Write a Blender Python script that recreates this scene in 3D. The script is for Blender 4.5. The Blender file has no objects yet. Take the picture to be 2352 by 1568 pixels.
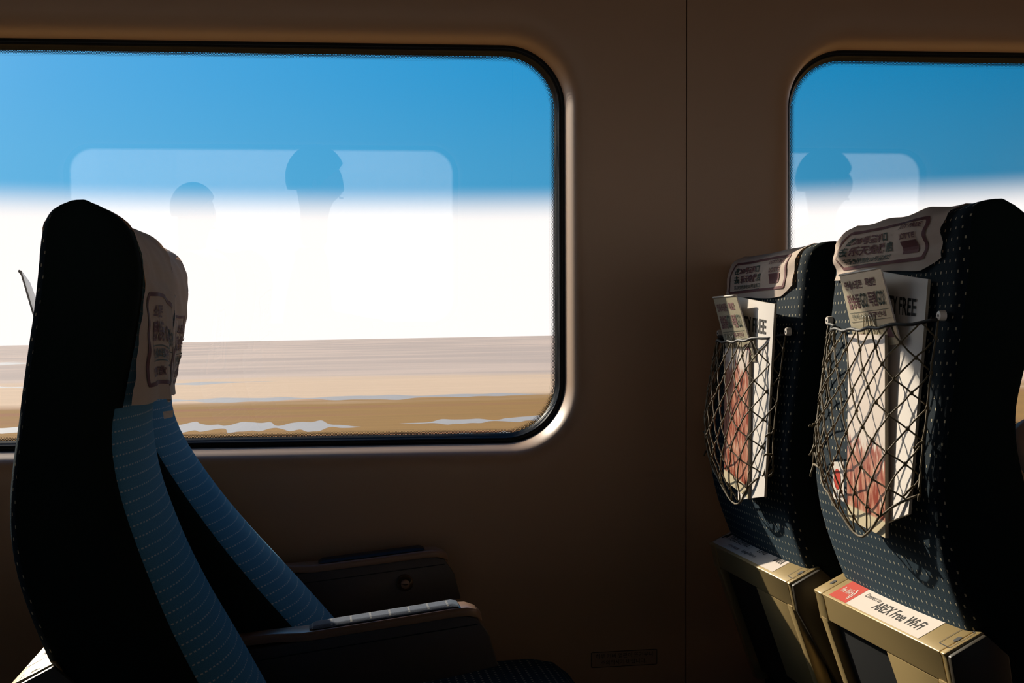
import bpy, bmesh, math, random
import numpy as np
from mathutils import Vector, Matrix

random.seed(7)
rng = np.random.RandomState(11)
SC = bpy.context.scene
COL = SC.collection
EYE = 1.0                                   # height of the lens above the carriage floor

# ---------------------------------------------------------------- camera
FPX = 3100.0
PSI, RHO = math.radians(6.04), math.radians(0.5)
_r = Vector((math.cos(PSI), -math.sin(PSI), 0)); FW = Vector((math.sin(PSI), math.cos(PSI), 0)); _u = Vector((0, 0, 1))
CR = _r*math.cos(RHO) - _u*math.sin(RHO)
CU = _u*math.cos(RHO) + _r*math.sin(RHO)
cam = bpy.data.cameras.new('camera'); cam.sensor_width = 36.0; cam.lens = FPX/2352*36
cam.clip_start = 0.02; cam.clip_end = 20000
camo = bpy.data.objects.new('camera', cam); COL.objects.link(camo)
M = Matrix((CR, CU, -FW)).transposed().to_4x4(); M.translation = Vector((0, 0, EYE))
camo.matrix_world = M
SC.camera = camo
def at(x, y, Y):                            # point of the place seen at a pixel, at distance Y across the carriage
    d = FW + CR*((x-1176)/FPX) + CU*((784-y)/FPX)
    p = d*(Y/d.y)
    return Vector((p.x, p.y, p.z+EYE))

# ---------------------------------------------------------------- sky, sun, exposure
SUN = Vector((-0.66, 1.0, 0.60)).normalized()
w = bpy.data.worlds.new('sky'); SC.world = w; w.use_nodes = True
nt = w.node_tree; nt.nodes.clear()
def N(nt, t, **k):
    n = nt.nodes.new(t)
    for a, b in k.items():
        setattr(n, a, b)
    return n
def mth(nt, op, a, b=None, c=None, clamp=False):
    n = nt.nodes.new('ShaderNodeMath'); n.operation = op; n.use_clamp = clamp
    for i, v in enumerate((a, b, c)):
        if v is None: continue
        if isinstance(v, (int, float)): n.inputs[i].default_value = v
        else: nt.links.new(v, n.inputs[i])
    return n.outputs[0]
def mixc(nt, f, a, b, blend='MIX'):
    n = nt.nodes.new('ShaderNodeMix'); n.data_type = 'RGBA'; n.blend_type = blend
    for s, v in ((n.inputs[0], f), (n.inputs[6], a), (n.inputs[7], b)):
        if isinstance(v, (int, float)): s.default_value = v
        elif isinstance(v, tuple): s.default_value = (*v, 1.0)[:4]
        else: nt.links.new(v, s)
    return n.outputs[2]
def smooth(nt, x, a, b):
    n = nt.nodes.new('ShaderNodeMapRange'); n.interpolation_type = 'SMOOTHSTEP'
    nt.links.new(x, n.inputs[0]); n.inputs[1].default_value = a; n.inputs[2].default_value = b
    return n.outputs[0]
tc = N(nt, 'ShaderNodeTexCoord')
sep = N(nt, 'ShaderNodeSeparateXYZ'); nt.links.new(tc.outputs['Generated'], sep.inputs[0])
dt = N(nt, 'ShaderNodeVectorMath', operation='DOT_PRODUCT'); nt.links.new(tc.outputs['Generated'], dt.inputs[0])
dt.inputs[1].default_value = SUN
dot = mth(nt, 'MAXIMUM', dt.outputs['Value'], 0.12)
z = sep.outputs[2]
blue = mixc(nt, smooth(nt, z, 0.10, 0.22), (0.060, 0.40, 0.72), (0.008, 0.335, 0.71))
blue = mixc(nt, smooth(nt, z, 0.2, 0.9), blue, (0.004, 0.13, 0.42))
lum = mth(nt, 'MULTIPLY_ADD', dot, 1.30, 0.02)
lc = N(nt, 'ShaderNodeCombineXYZ')
for i in range(3): nt.links.new(lum, lc.inputs[i])
blue = mixc(nt, 1.0, blue, lc.outputs[0], 'MULTIPLY')
glow = mth(nt, 'MULTIPLY', mth(nt, 'POWER', dot, 9.0), 0.22)
glow = mth(nt, 'MULTIPLY_ADD', mth(nt, 'POWER', dot, 75.0), 15.0, glow)      # hazy aureole around the sun
gc = N(nt, 'ShaderNodeCombineXYZ')
for i, k in enumerate((1.0, 0.95, 0.85)): nt.links.new(mth(nt, 'MULTIPLY', glow, k), gc.inputs[i])
blue = mixc(nt, 1.0, blue, gc.outputs[0], 'ADD')
sky = mixc(nt, smooth(nt, z, 0.086, 0.116), (1.28, 1.21, 1.17), blue)
bg = N(nt, 'ShaderNodeBackground'); nt.links.new(sky, bg.inputs[0]); bg.inputs[1].default_value = 1.0
out = N(nt, 'ShaderNodeOutputWorld'); nt.links.new(bg.outputs[0], out.inputs[0])

sl = bpy.data.lights.new('sun', 'SUN'); sl.energy = 6.8; sl.color = (1.0, 0.88, 0.70); sl.angle = math.radians(0.6)
so = bpy.data.objects.new('sun', sl); COL.objects.link(so)
so.rotation_euler = SUN.to_track_quat('Z', 'Y').to_euler(); so.location = SUN*30

vs = SC.view_settings; vs.view_transform = 'Standard'; vs.look = 'None'; vs.gamma = 1.0; vs.exposure = 0.0; vs.use_curve_mapping = False

# ---------------------------------------------------------------- helpers
class MB:
    def __init__(s): s.v = []; s.f = []; s.m = []; s.uv = {}
    def vert(s, p): s.v.append(tuple(p)); return len(s.v)-1
    def face(s, idx, m=0, uv=None):
        s.f.append(tuple(idx)); s.m.append(m)
        if uv: s.uv[len(s.f)-1] = uv
    def grid(s, P, close_u=False, close_v=False, m=0, UV=None, flip=False, skip=None):
        """P[i][j] points -> quads"""
        n, k = len(P), len(P[0]); base = len(s.v)
        for row in P:
            for p in row: s.v.append(tuple(p))
        for i in range(n if close_u else n-1):
            for j in range(k if close_v else k-1):
                i2, j2 = (i+1) % n, (j+1) % k
                q = [base+i*k+j, base+i*k+j2, base+i2*k+j2, base+i2*k+j]
                u = None
                if UV is not None:
                    u = [UV[i][j], UV[i][j+1], UV[i+1][j+1], UV[i+1][j]] if not (close_u or close_v) else [UV[i][j], UV[i][j2], UV[i2][j2], UV[i2][j]]
                if flip: q = q[::-1]; u = u[::-1] if u else None
                mm = m(i, j) if callable(m) else m
                s.face(q, mm, u)
        return base
    def box(s, c, d, R=None, m=0):
        R = R or Matrix.Identity(3); b = len(s.v); c = Vector(c)
        for sx in (-1, 1):
            for sy in (-1, 1):
                for sz in (-1, 1):
                    s.v.append(tuple(c + R @ Vector((sx*d[0]/2, sy*d[1]/2, sz*d[2]/2))))
        for q in ((0,1,3,2),(4,6,7,5),(0,4,5,1),(2,3,7,6),(0,2,6,4),(1,5,7,3)):
            s.face([b+i for i in q], m)
    def tube(s, pts, r, n=6, m=0, cap=True):
        pts = [Vector(p) for p in pts]; rows = []
        rr = r if callable(r) else (lambda t: r)
        up = None
        for i, p in enumerate(pts):
            t = (pts[min(i+1, len(pts)-1)] - pts[max(i-1, 0)])
            if t.length < 1e-9: t = Vector((0, 0, 1))
            t.normalize()
            if up is None: up = t.orthogonal().normalized()
            up = (up - t*up.dot(t))
            if up.length < 1e-6: up = t.orthogonal()
            up.normalize(); b = t.cross(up)
            R = rr(i/max(1, len(pts)-1))
            rows.append([p + (up*math.cos(a)+b*math.sin(a))*R for a in [2*math.pi*k/n for k in range(n)]])
        base = s.grid(rows, close_v=True, m=m)
        if cap:
            s.face([base+k for k in range(n)][::-1], m); s.face([base+(len(pts)-1)*n+k for k in range(n)], m)
    def prism(s, poly, y0, y1, m=0):
        """poly: list of (x,z); extruded along y"""
        b = len(s.v); n = len(poly)
        for y in (y0, y1):
            for x, zz in poly: s.v.append((x, y, zz))
        s.face([b+i for i in range(n)], m); s.face([b+n+i for i in range(n)][::-1], m)
        for i in range(n):
            j = (i+1) % n; s.face([b+i, b+n+i, b+n+j, b+j], m)
    def build(s, name, mats, parent=None, sm=False, bevel=0, recalc=True, xf=None, seg=2):
        me = bpy.data.meshes.new(name)
        v = s.v if xf is None else [tuple(xf(Vector(p))) for p in s.v]
        assert max(max(q) for q in s.f) < len(v), name
        me.from_pydata(v, [], s.f)
        mats = mats if isinstance(mats, (list, tuple)) else [mats]
        for mt in mats: me.materials.append(mt)
        me.polygons.foreach_set('material_index', s.m)
        if s.uv:
            ul = me.uv_layers.new(name='UVMap')
            for fi, uv in s.uv.items():
                for li, c in zip(me.polygons[fi].loop_indices, uv): ul.data[li].uv = c
        if recalc or bevel:
            bm = bmesh.new(); bm.from_mesh(me)
            if recalc: bmesh.ops.recalc_face_normals(bm, faces=bm.faces)
            if bevel:
                es = [e for e in bm.edges if len(e.link_faces) == 2 and e.calc_face_angle(0) > 0.5]
                bmesh.ops.bevel(bm, geom=es, offset=bevel, segments=seg, affect='EDGES', profile=0.5)
            bm.to_mesh(me); bm.free()
        if sm or bevel:
            me.polygons.foreach_set('use_smooth', [True]*len(me.polygons))
            if bevel or sm == 'sharp': me.set_sharp_from_angle(angle=math.radians(38))
        me.update()
        o = bpy.data.objects.new(name, me); COL.objects.link(o)
        if parent: o.parent = parent
        return o
def empty(name, loc=(0, 0, 0)):
    o = bpy.data.objects.new(name, None); COL.objects.link(o); o.location = loc; o.empty_display_size = 0.05
    return o
def tag(o, label=None, cat=None, group=None, kind=None):
    if label: o['label'] = label
    if cat: o['category'] = cat
    if group: o['group'] = group
    if kind: o['kind'] = kind
    return o
def smooth_interp(xs, ys, k=4):
    xs, ys = np.array(xs, float), np.array(ys, float)
    o = np.argsort(xs); xs, ys = xs[o], ys[o]
    d = np.diff(ys)/np.diff(xs)
    mm = np.concatenate([[d[0]], (d[1:]+d[:-1])/2, [d[-1]]])
    def f(x):
        x = min(max(x, xs[0]), xs[-1]); i = min(max(int(np.searchsorted(xs, x)-1), 0), len(xs)-2)
        h = xs[i+1]-xs[i]; t = (x-xs[i])/h
        return float((2*t**3-3*t*t+1)*ys[i]+(t**3-2*t*t+t)*h*mm[i]+(-2*t**3+3*t*t)*ys[i+1]+(t**3-t*t)*h*mm[i+1])
    return f

# ---------------------------------------------------------------- materials
def pmat(name, col, rough=0.6, metal=0.0, sheen=0.0, noise=0.0, nscale=40, bump=0.0, bscale=200, spec=0.5, transl=0.0, tcol=None):
    m = bpy.data.materials.new(name); m.use_nodes = True; nt = m.node_tree
    b = nt.nodes['Principled BSDF']; b.inputs['Roughness'].default_value = rough; b.inputs['Metallic'].default_value = metal
    b.inputs['Specular IOR Level'].default_value = spec
    if sheen: b.inputs['Sheen Weight'].default_value = sheen; b.inputs['Sheen Roughness'].default_value = 0.4
    tcn = nt.nodes.new('ShaderNodeTexCoord'); col4 = tuple(col)
    nz = nt.nodes.new('ShaderNodeTexNoise'); nz.inputs['Scale'].default_value = nscale; nz.inputs['Detail'].default_value = 3
    nt.links.new(tcn.outputs['Object'], nz.inputs[0])
    c = mixc(nt, mth(nt, 'MULTIPLY', nz.outputs[0], noise), col4, tuple(x*0.45 for x in col4))
    nt.links.new(c, b.inputs['Base Color'])
    if bump:
        n2 = nt.nodes.new('ShaderNodeTexNoise'); n2.inputs['Scale'].default_value = bscale
        nt.links.new(tcn.outputs['Object'], n2.inputs[0])
        bp = nt.nodes.new('ShaderNodeBump'); bp.inputs['Strength'].default_value = bump; bp.inputs['Distance'].default_value = 0.002
        nt.links.new(n2.outputs[0], bp.inputs['Height']); nt.links.new(bp.outputs[0], b.inputs['Normal'])
    if transl:
        tr = nt.nodes.new('ShaderNodeBsdfTranslucent'); nt.links.new(c, tr.inputs[0])
        if tcol:
            nt.links.remove(tr.inputs[0].links[0]); tr.inputs[0].default_value = (*tcol, 1)
        mx = nt.nodes.new('ShaderNodeMixShader'); mx.inputs[0].default_value = transl
        nt.links.new(b.outputs[0], mx.inputs[1]); nt.links.new(tr.outputs[0], mx.inputs[2])
        nt.links.new(mx.outputs[0], nt.nodes['Material Output'].inputs[0])
    return m
def fabric_mat(name, base, dots, pu=0.0135, pv=0.0145, du=0.13, dv=0.20, stagger=0.5, sheen=0.25):
    m = bpy.data.materials.new(name); m.use_nodes = True; nt = m.node_tree
    b = nt.nodes['Principled BSDF']; b.inputs['Roughness'].default_value = 0.9; b.inputs['Specular IOR Level'].default_value = 0.15
    b.inputs['Sheen Weight'].default_value = sheen; b.inputs['Sheen Roughness'].default_value = 0.45
    b.inputs['Sheen Tint'].default_value = (0.25, 0.6, 0.9, 1)
    uv = nt.nodes.new('ShaderNodeUVMap'); sp = nt.nodes.new('ShaderNodeSeparateXYZ'); nt.links.new(uv.outputs[0], sp.inputs[0])
    bb = mth(nt, 'MULTIPLY', sp.outputs[1], 1/pv); row = mth(nt, 'FLOOR', bb)
    off = mth(nt, 'MULTIPLY', mth(nt, 'FLOORED_MODULO', row, 2.0), stagger)
    fa = mth(nt, 'ABSOLUTE', mth(nt, 'SUBTRACT', mth(nt, 'FRACT', mth(nt, 'MULTIPLY_ADD', sp.outputs[0], 1/pu, off)), 0.5))
    fb = mth(nt, 'ABSOLUTE', mth(nt, 'SUBTRACT', mth(nt, 'FRACT', bb), 0.5))
    msk = mth(nt, 'MULTIPLY', mth(nt, 'LESS_THAN', fa, du), mth(nt, 'LESS_THAN', fb, dv))
    nz = nt.nodes.new('ShaderNodeTexNoise'); nz.inputs['Scale'].default_value = 900; nz.inputs['Detail'].default_value = 1
    mp = nt.nodes.new('ShaderNodeTexCoord'); nt.links.new(mp.outputs['Object'], nz.inputs[0])
    c0 = mixc(nt, nz.outputs[0], tuple(x*0.55 for x in base), tuple(x*1.45 for x in base))
    c = mixc(nt, msk, c0, dots)
    nt.links.new(c, b.inputs['Base Color'])
    bp = nt.nodes.new('ShaderNodeBump'); bp.inputs['Strength'].default_value = 0.35; bp.inputs['Distance'].default_value = 0.0012
    nt.links.new(nz.outputs[0], bp.inputs['Height']); nt.links.new(bp.outputs[0], b.inputs['Normal'])
    return m
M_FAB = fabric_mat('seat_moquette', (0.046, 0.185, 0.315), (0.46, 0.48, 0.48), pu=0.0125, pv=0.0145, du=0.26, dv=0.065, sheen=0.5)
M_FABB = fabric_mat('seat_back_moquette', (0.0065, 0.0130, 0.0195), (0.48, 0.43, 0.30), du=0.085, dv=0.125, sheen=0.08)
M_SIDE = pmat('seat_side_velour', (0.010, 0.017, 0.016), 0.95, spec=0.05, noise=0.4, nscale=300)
M_PAD = fabric_mat('armrest_weave', (0.085, 0.095, 0.13), (0.36, 0.35, 0.33), pu=0.030, pv=0.0055, du=0.05, dv=0.22, stagger=0.0, sheen=0.1)
M_WALL = pmat('wall_plastic', (0.49, 0.322, 0.205), 0.44, noise=0.12, nscale=6, bump=0.05, bscale=900)
M_CEIL = pmat('ceiling_plastic', (0.10, 0.085, 0.07), 0.6)
M_FLOOR = pmat('floor_vinyl', (0.035, 0.033, 0.032), 0.6, noise=0.5, nscale=60)
M_RUBBER = pmat('black_rubber', (0.004, 0.005, 0.005), 0.45, spec=0.25)
M_GAP = pmat('seam_backing', (0.006, 0.008, 0.008), 0.8)  # dark backing strip behind the wall panel joints
M_ARM = pmat('armrest_plastic', (0.075, 0.058, 0.05), 0.42, noise=0.2)
M_ARMTRIM = pmat('armrest_trim', (0.30, 0.185, 0.12), 0.32)
M_DARKPL = pmat('dark_plastic', (0.010, 0.011, 0.012), 0.5, spec=0.3)
M_GOLD = pmat('champagne_paint', (0.47, 0.345, 0.155), 0.33, metal=0.25, noise=0.05, bump=0.03, bscale=1500)
M_GOLDDK = pmat('bar_end_plastic', (0.045, 0.036, 0.024), 0.45)
M_CLOTH = pmat('cover_nonwoven', (0.93, 0.78, 0.67), 0.9, noise=0.06, nscale=30, bump=0.15, bscale=700, spec=0.1, transl=0.34, tcol=(0.95, 0.50, 0.25))
M_PRINT = pmat('print_maroon', (0.13, 0.030, 0.035), 0.8)
M_PRINTB = pmat('print_black', (0.018, 0.018, 0.016), 0.8)
M_PRINTG = pmat('print_darkgreen', (0.015, 0.035, 0.02), 0.8)
M_PAPER = pmat('paper_white', (0.80, 0.74, 0.68), 0.6, noise=0.05)
M_CARD = pmat('brochure_card', (0.50, 0.45, 0.33), 0.22, noise=0.15, nscale=25, spec=0.7)
M_PAGEEDGE = pmat('page_edges', (0.50, 0.44, 0.34), 0.8, noise=0.6, nscale=400)
M_STR = pmat('net_string', (0.13, 0.097, 0.048), 0.7)
M_CORD = pmat('net_cord', (0.02, 0.02, 0.02), 0.6)
M_BTN = pmat('button_cream', (0.75, 0.68, 0.6), 0.4)
M_STICK = pmat('sticker_white', (0.78, 0.68, 0.60), 0.5)
M_RED = pmat('sticker_red', (0.58, 0.032, 0.008), 0.5)
M_WALLST = pmat('wall_sticker_film', (0.36, 0.25, 0.17), 0.4)
M_METAL = pmat('brushed_metal', (0.30, 0.22, 0.15), 0.35, metal=0.8)

def cover_art_mat(name, seed):
    m = bpy.data.materials.new(name); m.use_nodes = True; nt = m.node_tree; b = nt.nodes['Principled BSDF']; b.inputs['Roughness'].default_value = 0.3
    uv = nt.nodes.new('ShaderNodeUVMap'); sp = nt.nodes.new('ShaderNodeSeparateXYZ'); nt.links.new(uv.outputs[0], sp.inputs[0])
    mp = nt.nodes.new('ShaderNodeMapping'); mp.inputs['Location'].default_value = (seed, seed*1.7, 0); mp.inputs['Scale'].default_value = (7, 4, 1)
    nt.links.new(uv.outputs[0], mp.inputs[0])
    nz = nt.nodes.new('ShaderNodeTexNoise'); nz.inputs['Scale'].default_value = 2.2; nz.inputs['Detail'].default_value = 5; nt.links.new(mp.outputs[0], nz.inputs[0])
    red = mixc(nt, smooth(nt, nz.outputs[0], 0.35, 0.62), (0.30, 0.045, 0.02), (0.62, 0.30, 0.20))
    red = mixc(nt, smooth(nt, nz.outputs[0], 0.60, 0.70), red, (0.75, 0.62, 0.5))
    edge = mth(nt, 'MULTIPLY_ADD', nz.outputs[0], 0.5, -0.25)
    f = smooth(nt, mth(nt, 'ADD', sp.outputs[1], edge), 0.36 if seed < 5 else 0.80, 0.46 if seed < 5 else 0.92)
    c = mixc(nt, f, red, (0.80, 0.70, 0.62))
    c = mixc(nt, smooth(nt, sp.outputs[1], 0.085, 0.07), c, (0.72, 0.62, 0.42))
    nt.links.new(c, b.inputs['Base Color'])
    return m
M_ART1 = cover_art_mat('magazine_cover_print', 1.3)
M_ART2 = cover_art_mat('magazine_cover_print_dark', 6.1)

def glass_mat():
    m = bpy.data.materials.new('window_glass'); m.use_nodes = True; nt = m.node_tree; nt.nodes.clear()
    tr = nt.nodes.new('ShaderNodeBsdfTransparent'); tr.inputs[0].default_value = (0.985, 0.985, 0.985, 1)
    gl = nt.nodes.new('ShaderNodeBsdfGlossy'); gl.inputs['Roughness'].default_value = 0.0
    lw = nt.nodes.new('ShaderNodeLayerWeight'); lw.inputs[0].default_value = 0.5
    fac = mth(nt, 'MULTIPLY_ADD', mth(nt, 'POWER', lw.outputs['Facing'], 5.0), 0.92, 0.075)
    mx = nt.nodes.new('ShaderNodeMixShader'); o = nt.nodes.new('ShaderNodeOutputMaterial')
    nt.links.new(fac, mx.inputs[0]); nt.links.new(tr.outputs[0], mx.inputs[1]); nt.links.new(gl.outputs[0], mx.inputs[2]); nt.links.new(mx.outputs[0], o.inputs[0])
    return m
M_GLASS = glass_mat()
def frit_mat():
    m = bpy.data.materials.new('ceramic_dot_print'); m.use_nodes = True; nt = m.node_tree; b = nt.nodes['Principled BSDF']
    b.inputs['Base Color'].default_value = (0.004, 0.005, 0.006, 1); b.inputs['Roughness'].default_value = 0.4
    p = 0.0030
    uv = nt.nodes.new('ShaderNodeUVMap'); sp = nt.nodes.new('ShaderNodeSeparateXYZ'); nt.links.new(uv.outputs[0], sp.inputs[0])
    bb = mth(nt, 'MULTIPLY', sp.outputs[1], 1/(p*0.866)); row = mth(nt, 'FLOOR', bb)
    off = mth(nt, 'MULTIPLY', mth(nt, 'FLOORED_MODULO', row, 2.0), 0.5)
    fa = mth(nt, 'SUBTRACT', mth(nt, 'FRACT', mth(nt, 'MULTIPLY_ADD', sp.outputs[0], 1/p, off)), 0.5)
    fb = mth(nt, 'MULTIPLY', mth(nt, 'SUBTRACT', mth(nt, 'FRACT', bb), 0.5), 0.866)
    d = mth(nt, 'SQRT', mth(nt, 'ADD', mth(nt, 'MULTIPLY', fa, fa), mth(nt, 'MULTIPLY', fb, fb)))
    rad = mth(nt, 'MULTIPLY_ADD', sp.outputs[1], 0.44/0.013, 0.20)
    hole = mth(nt, 'LESS_THAN', d, rad)
    tr = nt.nodes.new('ShaderNodeBsdfTransparent'); mx = nt.nodes.new('ShaderNodeMixShader')
    nt.links.new(hole, mx.inputs[0]); nt.links.new(b.outputs[0], mx.inputs[1]); nt.links.new(tr.outputs[0], mx.inputs[2])
    nt.links.new(mx.outputs[0], nt.nodes['Material Output'].inputs[0])
    return m
M_FRIT = frit_mat()

# ---------------------------------------------------------------- lettering
_txt = {}
def text2d(body, bold=0.0):
    if (body, bold) in _txt: return _txt[(body, bold)]
    cu = bpy.data.curves.new('t', 'FONT'); cu.body = body; cu.size = 1.0; cu.resolution_u = 2; cu.fill_mode = 'FRONT'; cu.offset = bold
    o = bpy.data.objects.new('t', cu); COL.objects.link(o)
    dg = bpy.context.evaluated_depsgraph_get(); dg.update()
    me = o.evaluated_get(dg).to_mesh()
    v = [(p.co.x, p.co.y) for p in me.vertices]; f = [tuple(p.vertices) for p in me.polygons]
    o.evaluated_get(dg).to_mesh_clear()
    bpy.data.objects.remove(o); bpy.data.curves.remove(cu)
    xs = [p[0] for p in v]; ys = [p[1] for p in v]
    x0, x1, y0, y1 = min(xs), max(xs), min(ys), max(ys)
    r = ([((a-x0)/(x1-x0), (b-y0)/(y1-y0)) for a, b in v], f, (x1-x0)/(y1-y0))
    _txt[(body, bold)] = r
    return r
def put_text(mb, body, u0, v0, wd, ht, mapf, m=0, bold=0.0, slant=0.0):
    v, f, _ = text2d(body, bold); b = len(mb.v)
    for a, c in v: mb.v.append(tuple(mapf(u0+a*wd+slant*c*ht, v0+c*ht)))
    for q in f: mb.face([b+i for i in q], m)
def put_frame(mb, u0, v0, u1, v1, t, rad, mapf, m=0, n=6, seg=14, t2=None):
    """rounded rectangular printed outline"""
    def ring(o, tt):
        P = []
        cs = [(u1-rad, v1-rad, 0), (u0+rad, v1-rad, 90), (u0+rad, v0+rad, 180), (u1-rad, v0+rad, 270)]
        for cx, cy, a0 in cs:
            for k in range(n+1):
                a = math.radians(a0+90*k/n); P.append((cx+(rad-tt)*math.cos(a), cy+(rad-o)*math.sin(a)))
        Q = []
        for i in range(len(P)):
            a, b2 = P[i], P[(i+1) % len(P)]
            kk = seg if i % (n+1) == n else 1        # subdivide the straight runs
            for k in range(kk): Q.append((a[0]+(b2[0]-a[0])*k/kk, a[1]+(b2[1]-a[1])*k/kk))
        return Q
    A, B = ring(0, 0), ring(t, t2 or t)
    mb.grid([[mapf(*p) for p in A], [mapf(*p) for p in B]], close_v=True, m=m)
def put_rect(mb, u0, v0, u1, v1, mapf, m=0, nu=8, nv=3):
    mb.grid([[mapf(u0+(u1-u0)*j/nu, v0+(v1-v0)*i/nv) for j in range(nu+1)] for i in range(nv+1)], m=m)

# ================================================================ the outdoors
def ground_mat():
    m = bpy.data.materials.new('tidal_mud_and_grass'); m.use_nodes = True; nt = m.node_tree; b = nt.nodes['Principled BSDF']; b.inputs['Roughness'].default_value = 0.95
    b.inputs['Specular IOR Level'].default_value = 0.05
    t = nt.nodes.new('ShaderNodeTexCoord'); sp = nt.nodes.new('ShaderNodeSeparateXYZ'); nt.links.new(t.outputs['Object'], sp.inputs[0])
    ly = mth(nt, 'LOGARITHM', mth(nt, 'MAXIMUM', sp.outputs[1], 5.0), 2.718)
    def nz(sx, sy, det, loc):
        cb = nt.nodes.new('ShaderNodeCombineXYZ'); nt.links.new(mth(nt, 'MULTIPLY', sp.outputs[0], sx), cb.inputs[0]); nt.links.new(mth(nt, 'MULTIPLY', ly, sy), cb.inputs[1]); cb.inputs[2].default_value = loc
        n = nt.nodes.new('ShaderNodeTexNoise'); n.inputs['Scale'].default_value = 1; n.inputs['Detail'].default_value = det; nt.links.new(cb.outputs[0], n.inputs[0])
        return n.outputs[0]
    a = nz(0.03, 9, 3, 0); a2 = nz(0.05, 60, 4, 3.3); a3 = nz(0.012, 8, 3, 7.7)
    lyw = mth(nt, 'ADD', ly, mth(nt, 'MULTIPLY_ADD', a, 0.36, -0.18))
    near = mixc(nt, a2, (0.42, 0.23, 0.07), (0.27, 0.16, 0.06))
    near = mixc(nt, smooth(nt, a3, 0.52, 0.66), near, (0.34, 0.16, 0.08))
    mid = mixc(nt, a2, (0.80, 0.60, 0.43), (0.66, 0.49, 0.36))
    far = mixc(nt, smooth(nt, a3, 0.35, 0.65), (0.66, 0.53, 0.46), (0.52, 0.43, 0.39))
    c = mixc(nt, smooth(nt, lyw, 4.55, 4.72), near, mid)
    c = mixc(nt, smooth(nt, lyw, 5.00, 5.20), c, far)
    nt.links.new(c, b.inputs['Base Color'])
    return m
d0 = at(0, 792, 1.0) - Vector((0, 0, EYE)); d1 = at(1270, 769, 1.0) - Vector((0, 0, EYE))
n_g = d1.cross(d0).normalized()
if n_g.z < 0: n_g.negate()
GR = n_g.to_track_quat('Z', 'Y').to_matrix()
ex = (Vector((1, 0, 0)) - n_g*n_g.x).normalized(); ey = n_g.cross(ex)
GR = Matrix((ex, ey, n_g)).transposed()
GH = 4.6
gm = MB()
ds = [-30, 6, 20, 40, 60, 80, 100, 140, 200, 300, 500, 900, 1800, 4000, 9000]
gm.grid([[(x, y, 0) for x in (-9000, -3000, -800, -200, -50, 0, 50, 200, 800, 3000, 9000)] for y in ds])
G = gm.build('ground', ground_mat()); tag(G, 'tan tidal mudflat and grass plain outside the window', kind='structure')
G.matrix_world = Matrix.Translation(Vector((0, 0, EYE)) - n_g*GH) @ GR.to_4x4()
M_WATER = pmat('tidal_water', (0.47, 0.42, 0.385), 0.5, spec=0.5, noise=0.3, nscale=0.3)
def creek(d0_, d1_, x0, x1, wid, seed, name='tidal_channel'):
    """strip of water lying on the flat; distances in metres"""
    r = np.random.RandomState(seed); n = 260; P = [[], []]
    ph = r.rand(6)*6.28
    for i in range(n+1):
        t = i/n; x = x0+(x1-x0)*t; c = d0_+(d1_-d0_)*t
        wob = math.sin(t*7+ph[0])*0.5+math.sin(t*17+ph[1])*0.3+math.sin(t*41+ph[2])*0.2
        taper = min(1, min(t, 1-t)*6)
        hw = wid*taper*(0.7+0.3*math.sin(t*23+ph[3])+0.2*math.sin(t*53+ph[4]))
        cc = c*(1+0.012*wob)
        P[0].append((x, cc-hw*(1+0.10*math.sin(t*97+ph[5])), 0.0012)); P[1].append((x, cc+hw*(1+0.10*math.sin(t*83+ph[2])), 0.0012))
    mb = MB(); mb.grid(P); o = mb.build(name, M_WATER)
    o.matrix_world = G.matrix_world.copy()
    return o
for i, a in enumerate([(80, 74, -34, -13.5, 3.6, 1, 'pale tidal water channel left of centre across the grass'),
                       (75, 71, -12.5, -0.5, 4.2, 2, 'widest pale water channel low in the large window'),
                       (73, 75, 1.5, 17, 2.2, 3, 'thin grey water channel at the lower right of the large window'),
                       (94, 95, 13, 34, 3.0, 4, 'pinkish bright water streak beside the right edge of the large window'),
                       (109, 104, -24, 14, 4.0, 5, 'grey winding water channel along the far grass edge'),
                       (330, 345, -120, -78, 34.0, 6, 'bright distant pool behind the left headrest'),
                       (90, 96, -70, -27, 4.0, 7, 'pale water channel at the far left of the large window'),
                       (63, 62.5, 3, 10, 1.2, 8, 'small pale puddles along the bottom of the large window'),
                       (150, 152, -60, -10, 5.0, 9, 'faint distant water streak beyond the tan flat')]):
    o = creek(*a[:6]); tag(o, a[6], 'water', 'tidal water channels')

# ================================================================ the carriage shell
WY = 2.65; TILT = math.radians(2.4)
GZ0, GZ1 = EYE-0.192, EYE+0.574             # glass bottom and top
GX1 = 0.379; GWID = 1.66; PITCH = 2.1535; SEAM = 0.631
RADW = 0.105
def wall_xf(side):
    """wall space (x, depth behind face, z) -> world; side +1 = window wall facing the lens, -1 = the opposite wall"""
    c, s_ = math.cos(TILT), math.sin(TILT)
    def f(p):
        zz = p.z-EYE
        y = WY + p.y*c - zz*s_; Z = EYE + zz*c + p.y*s_
        if side < 0: return Vector((p.x, 2.65-3.12-(y-WY), Z)) if True else None
        return Vector((p.x, y, Z))
    return f
def rrect(x0, x1, z0, z1, rad, o, n=14, seg=10):
    """rounded rectangle outline grown by o, counter-clockwise from the lower right corner"""
    P = []; R = max(rad+o, 0.002)
    for cx, cz, a0, kind in ((x1-rad, z0+rad, -90, 0), (x1-rad, z1-rad, 0, 1), (x0+rad, z1-rad, 90, 2), (x0+rad, z0+rad, 180, 3)):
        for k in range(n+1):
            a = math.radians(a0+90*k/n); P.append((cx+R*math.cos(a), cz+R*math.sin(a), kind, k/n))
    return P
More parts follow.
